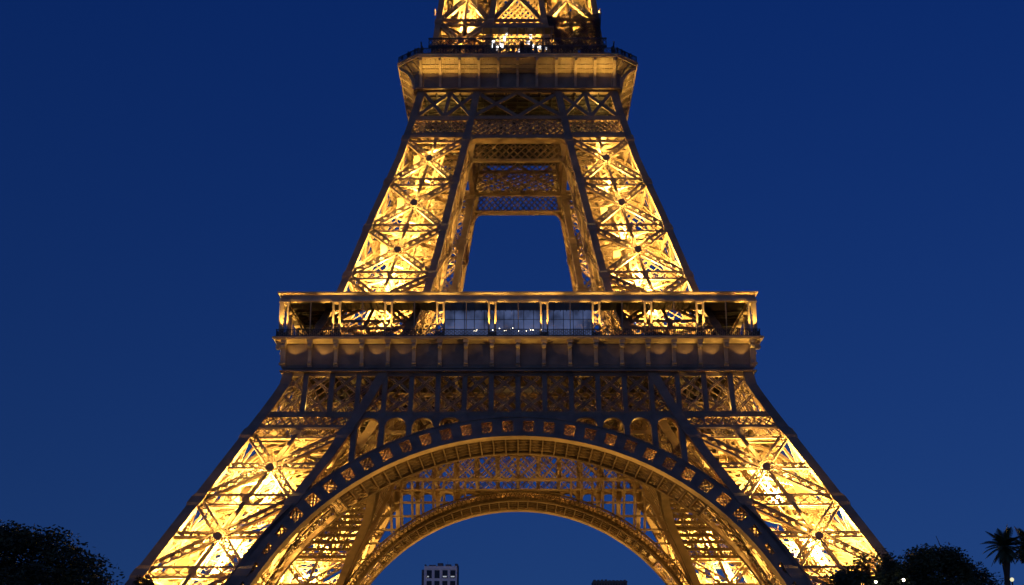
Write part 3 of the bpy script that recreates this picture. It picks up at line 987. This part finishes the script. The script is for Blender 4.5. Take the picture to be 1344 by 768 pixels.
for a, b, n in ((7, 0, 5), (0, 1, 26), (1, 2, 5)):
    A, B = V(oct_[a]), V(oct_[b])
    for i in range(n):
        if a == 0 and random.random() < .2: continue
        f_ = (i + .5 + random.uniform(-.35, .35)) / n
        p = A.lerp(B, f_)
        e = (B - A)
        spots.append((p.x, p.y, math.atan2(e.y, e.x) + random.uniform(-.5, .5)))
for x, y, rz in spots:
    o = bpy.data.objects.new('person', pm); COL.objects.link(o)
    o.location = (x, y, 111.42); o.rotation_euler.z = rz
    k = random.uniform(.94, 1.08); o.scale = (k, k, k)
    tag(o, 'visitor in dark clothes standing at the railing of the upper platform', 'person', 'visitors along the upper railing')

# distant buildings seen through the arch
b_ = empty('tower_block', (-46, 600, 0))
tag(b_, 'tall pale grey tower block seen through the arch with a row of lit windows', 'building')
m = MB()
m.box((-8.9, 0, 0), (10.0, 16, 85.4)); m.box((-9.1, -.35, 83.6), (10.2, 0, 84.4)); m.box((-8.9, -.3, 85.0), (10, 0, 85.4))
for x in (-8.9, -4.2, .4, 5.0, 9.6):
    m.box((x - .2, -.25, 40), (x + .6, -.01, 83.6))
m.build('wall', CONC, b_)
m = MB(); m.box((-10.6, 1, 0), (-8.95, 14, 83.4)); m.box((10.05, 1, 0), (10.7, 14, 86.4)); m.build('side_slab', CONCD, b_)
for lv in range(6):
    for i in range(4):
        x = -7.6 + i * 4.6; z = 78.4 - lv * 6.2
        m = MB(); m.box((x, -.1, z), (x + 3.0, -.02, z + 4.6)); m.box((x + 1.4, -.16, z), (x + 1.55, -.1, z + 4.6))
        wn_ = m.build('window', WGLS, b_)
        if lv == 0 and i in (0, 2, 3) or lv == 1 and i == 1:
            m = MB(); m.box((x + .3, -.22, z + .6), (x + 2.5 - 1.2 * (i == 0), -.17, z + 1.25)); m.build('lit_pane', LITW, wn_)
m = MB()
for x0, x1, h in ((-9, -8.2, 1.2), (-6.5, -2.6, .9), (-1.4, 1.8, 1.9), (3.2, 6.6, 1.2), (8.8, 10.4, 1.6)):
    m.box((x0, 2, 85.4), (x1, 8, 85.4 + h))
m.box((4.4, 4, 86.6), (4.55, 4.15, 88.6))
m.build('roof_plant', CONCD, b_)
b_ = empty('office_block', (53.7, 600, 0))
tag(b_, 'dark flat roofed office block seen low through the right of the arch', 'building')
m = MB(); m.box((-10, 0, 0), (10, 18, 76.9)); m.box((-10.2, -.3, 76.0), (10.2, 0, 76.6)); m.build('wall', CONCD, b_)
for i in range(12):
    m = MB(); m.box((-9.4 + i * 1.58, -.12, 73.2), (-8.3 + i * 1.58, -.03, 75.4)); m.build('window', WGLS, b_)
m = MB()
for i in range(9): m.box((-9.6 + i * 2.2, 1, 76.9), (-8.2 + i * 2.2, 4, 77.3 + random.uniform(0, .5)))
m.build('roof_plant', CONCD, b_)

# trees
def leaves(m, c, r, n, size, flat=.55, droop=0.0):
    c = V(c)
    for _ in range(n):
        d = V((random.gauss(0, 1), random.gauss(0, 1), random.gauss(0, 1))).normalized() * (random.random() ** .4)
        p = c + V((d.x * r[0], d.y * r[1], d.z * r[2]))
        a = V((random.gauss(0, 1), random.gauss(0, 1), random.gauss(0, flat) - droop)).normalized()
        b = a.cross(V((random.gauss(0, 1), random.gauss(0, 1), random.gauss(0, 1)))).normalized()
        L_ = size * random.uniform(.6, 1.4); W_ = L_ * random.uniform(.3, .5)
        m.add([p - a * L_ / 2, p + b * W_ / 2, p + a * L_ / 2, p - b * W_ / 2], [(0, 1, 2, 3)])
def tree(loc, height, rad, seed, leaf, label, cat='tree', base=.3, clumps=60, per=130, size=.26, sq=1.0, lean=0.0, name='tree', twig=False, deep=.8):
    random.seed(seed)
    t = empty(name, loc); tag(t, label, cat)
    H = height
    zc = H * (1 + base) / 2; rz = H * (1 - base) / 2
    tr = MB(); cr = MB()
    tr.tube([(0, 0, -.1), (.1, .05, H * .25), (-.08, .1, H * .5), (.1, 0, H * .8)], [.34, .27, .2, .07], 8)
    for i in range(clumps):
        a = random.uniform(0, 2 * math.pi); q = random.uniform(-.85, 1)
        rr = math.sqrt(max(0, 1 - (q * .96) ** 2)) * (random.uniform(.35, 1) ** .6)
        wob = 1 + .22 * pnoise(V((math.cos(a) * 1.5, math.sin(a) * 1.5, q * 2 + seed)))
        c = V((math.cos(a) * rr * rad * wob + lean * q, math.sin(a) * rr * rad * deep * wob, zc + q * rz * .9 * (1 + .12 * pnoise(V((a, seed, 1))))))
        k = random.uniform(.55, 1.2)
        leaves(cr, c, (rad * .26 * k, rad * .26 * k, rz * .17 * k * sq), per, size)
        if i % 3 == 0:
            s0 = V((0, 0, min(c.z * .7, H * .6)))
            tr.tube([s0, s0.lerp(c, .5) + V((0, 0, .3)), c], [.11, .07, .03], 5)
    if twig:
        tr.tube([(rad * .15, 0, H * .85), (rad * .1, 0, H + .2), (rad * .03, 0, H + .95)], [.05, .035, .02], 5)
    tr.build('trunk', BARK, t); cr.build('crown', leaf, t)
    return t
tree((-32.6, -150, 0), 14.75, 6.45, 11, LEAF, 'large dark bushy tree at the far left of the tower', clumps=330, per=190, size=.3, base=.2, sq=.8)
tree((-26.6, -140, 0), 12.05, 1.7, 12, LEAF2, 'small round dark tree at the foot of the left leg', clumps=70, per=170, size=.22, base=.3)
tree((25.2, -140, 0), 13.8, 3.3, 13, LEAF2, 'dark tree in front of the right leg with bright gaps in its leaves', clumps=150, per=190, size=.24, base=.3)
tree((30.4, -138, 0), 14.35, 3.9, 14, LEAF, 'tallest dark tree of the right group with a bare twig above it', clumps=190, per=200, size=.26, base=.3, twig=True)
tree((27.6, -139, 0), 13.5, 2.6, 17, LEAF2, 'broad low dark tree filling the gap between its two taller neighbours', clumps=110, per=190, size=.25, base=.3)
tree((33.9, -136, 0), 13.4, 2.0, 15, LEAF, 'thin feathery shrub beside the palms', 'shrub', clumps=90, per=110, size=.2, base=.4, name='shrub')

def palm(loc, height, seed, label, fl_=1.65, nf=40):
    random.seed(seed)
    t = empty('palm_tree', loc); tag(t, label, 'palm tree', 'palms at the right edge')
    m = MB()
    zs = [i * height / 14 for i in range(15)]
    m.tube([(.06 * math.sin(z * .5), 0, z) for z in zs], [.2 + .03 * (i % 2) + .08 * (i > 12) for i in range(15)], 9)
    m.build('trunk', BARK, t)
    for i in range(nf):
        m = MB()
        a = 2 * math.pi * i / nf * 5.0 + random.uniform(-.2, .2)
        el = R(80 - 125 * (i / nf) + random.uniform(-8, 8))
        L_ = fl_ * random.uniform(.85, 1.1)
        d = V((math.cos(a) * math.cos(el), math.sin(a) * math.cos(el), math.sin(el)))
        p = V((0, 0, height)); pts = [p]
        for k in range(10):
            d = (d + V((0, 0, -.085 - .03 * k / 10))).normalized()
            p = p + d * L_ / 10; pts.append(p)
        m.tube(pts, [.035 - .003 * k for k in range(11)], 4)
        for k in range(1, 30):
            f_ = k / 29 * 9.99; j = int(f_)
            q = pts[j].lerp(pts[j + 1], f_ - j); dd = (pts[j + 1] - pts[j]).normalized()
            side = dd.cross(V((0, 0, 1)))
            side = side.normalized() if side.length > .05 else V((1, 0, 0))
            ll = .52 * math.sin(math.pi * min(1, .18 + .8 * k / 29)) * L_ / 1.9
            for sg in (-1, 1):
                tip = q + (side * sg * .75 + dd * .75 + V((0, 0, -.28))).normalized() * ll
                wv = dd * .035
                m.add([q - wv, q + wv, tip + wv * .3, tip - wv * .3], [(0, 1, 2, 3)])
        m.build('frond', PALM, t)
    return t
palm((34.75, -140, 0), 14.3, 21, 'dark palm standing beside the shrub, its whole crown in view')
palm((36.7, -139, 0), 14.4, 22, 'dark palm cut by the right edge of the picture')

def street_lamp(loc, h, r, label, m_):
    t = empty('street_lamp', loc); tag(t, label, 'street lamp', 'street lamps among the trees')
    m = MB(); m.tube([(0, 0, 0), (0, 0, .6), (0, 0, .7), (0, 0, h - r)], [.16, .14, .08, .06], 8); m.build('mast', DARK, t)
    m = MB(); small_sphere(m, (0, 0, h), r, 12, 8); g_ = m.build('globe', m_, t, True)
    return t
street_lamp((34.55, -141.5, 0), 11.85, .14, 'small round street lamp glowing under the palms', WARMB)
street_lamp((26.75, -142.3, 0), 11.75, .11, 'bright white light on a mast at the foot of the right trees', BULB)  # this globe and the next stand for lights glimpsed between leaves
street_lamp((24.75, -142.6, 0), 11.6, .1, 'faint light on a mast low in the leaves before the right leg', BULB)
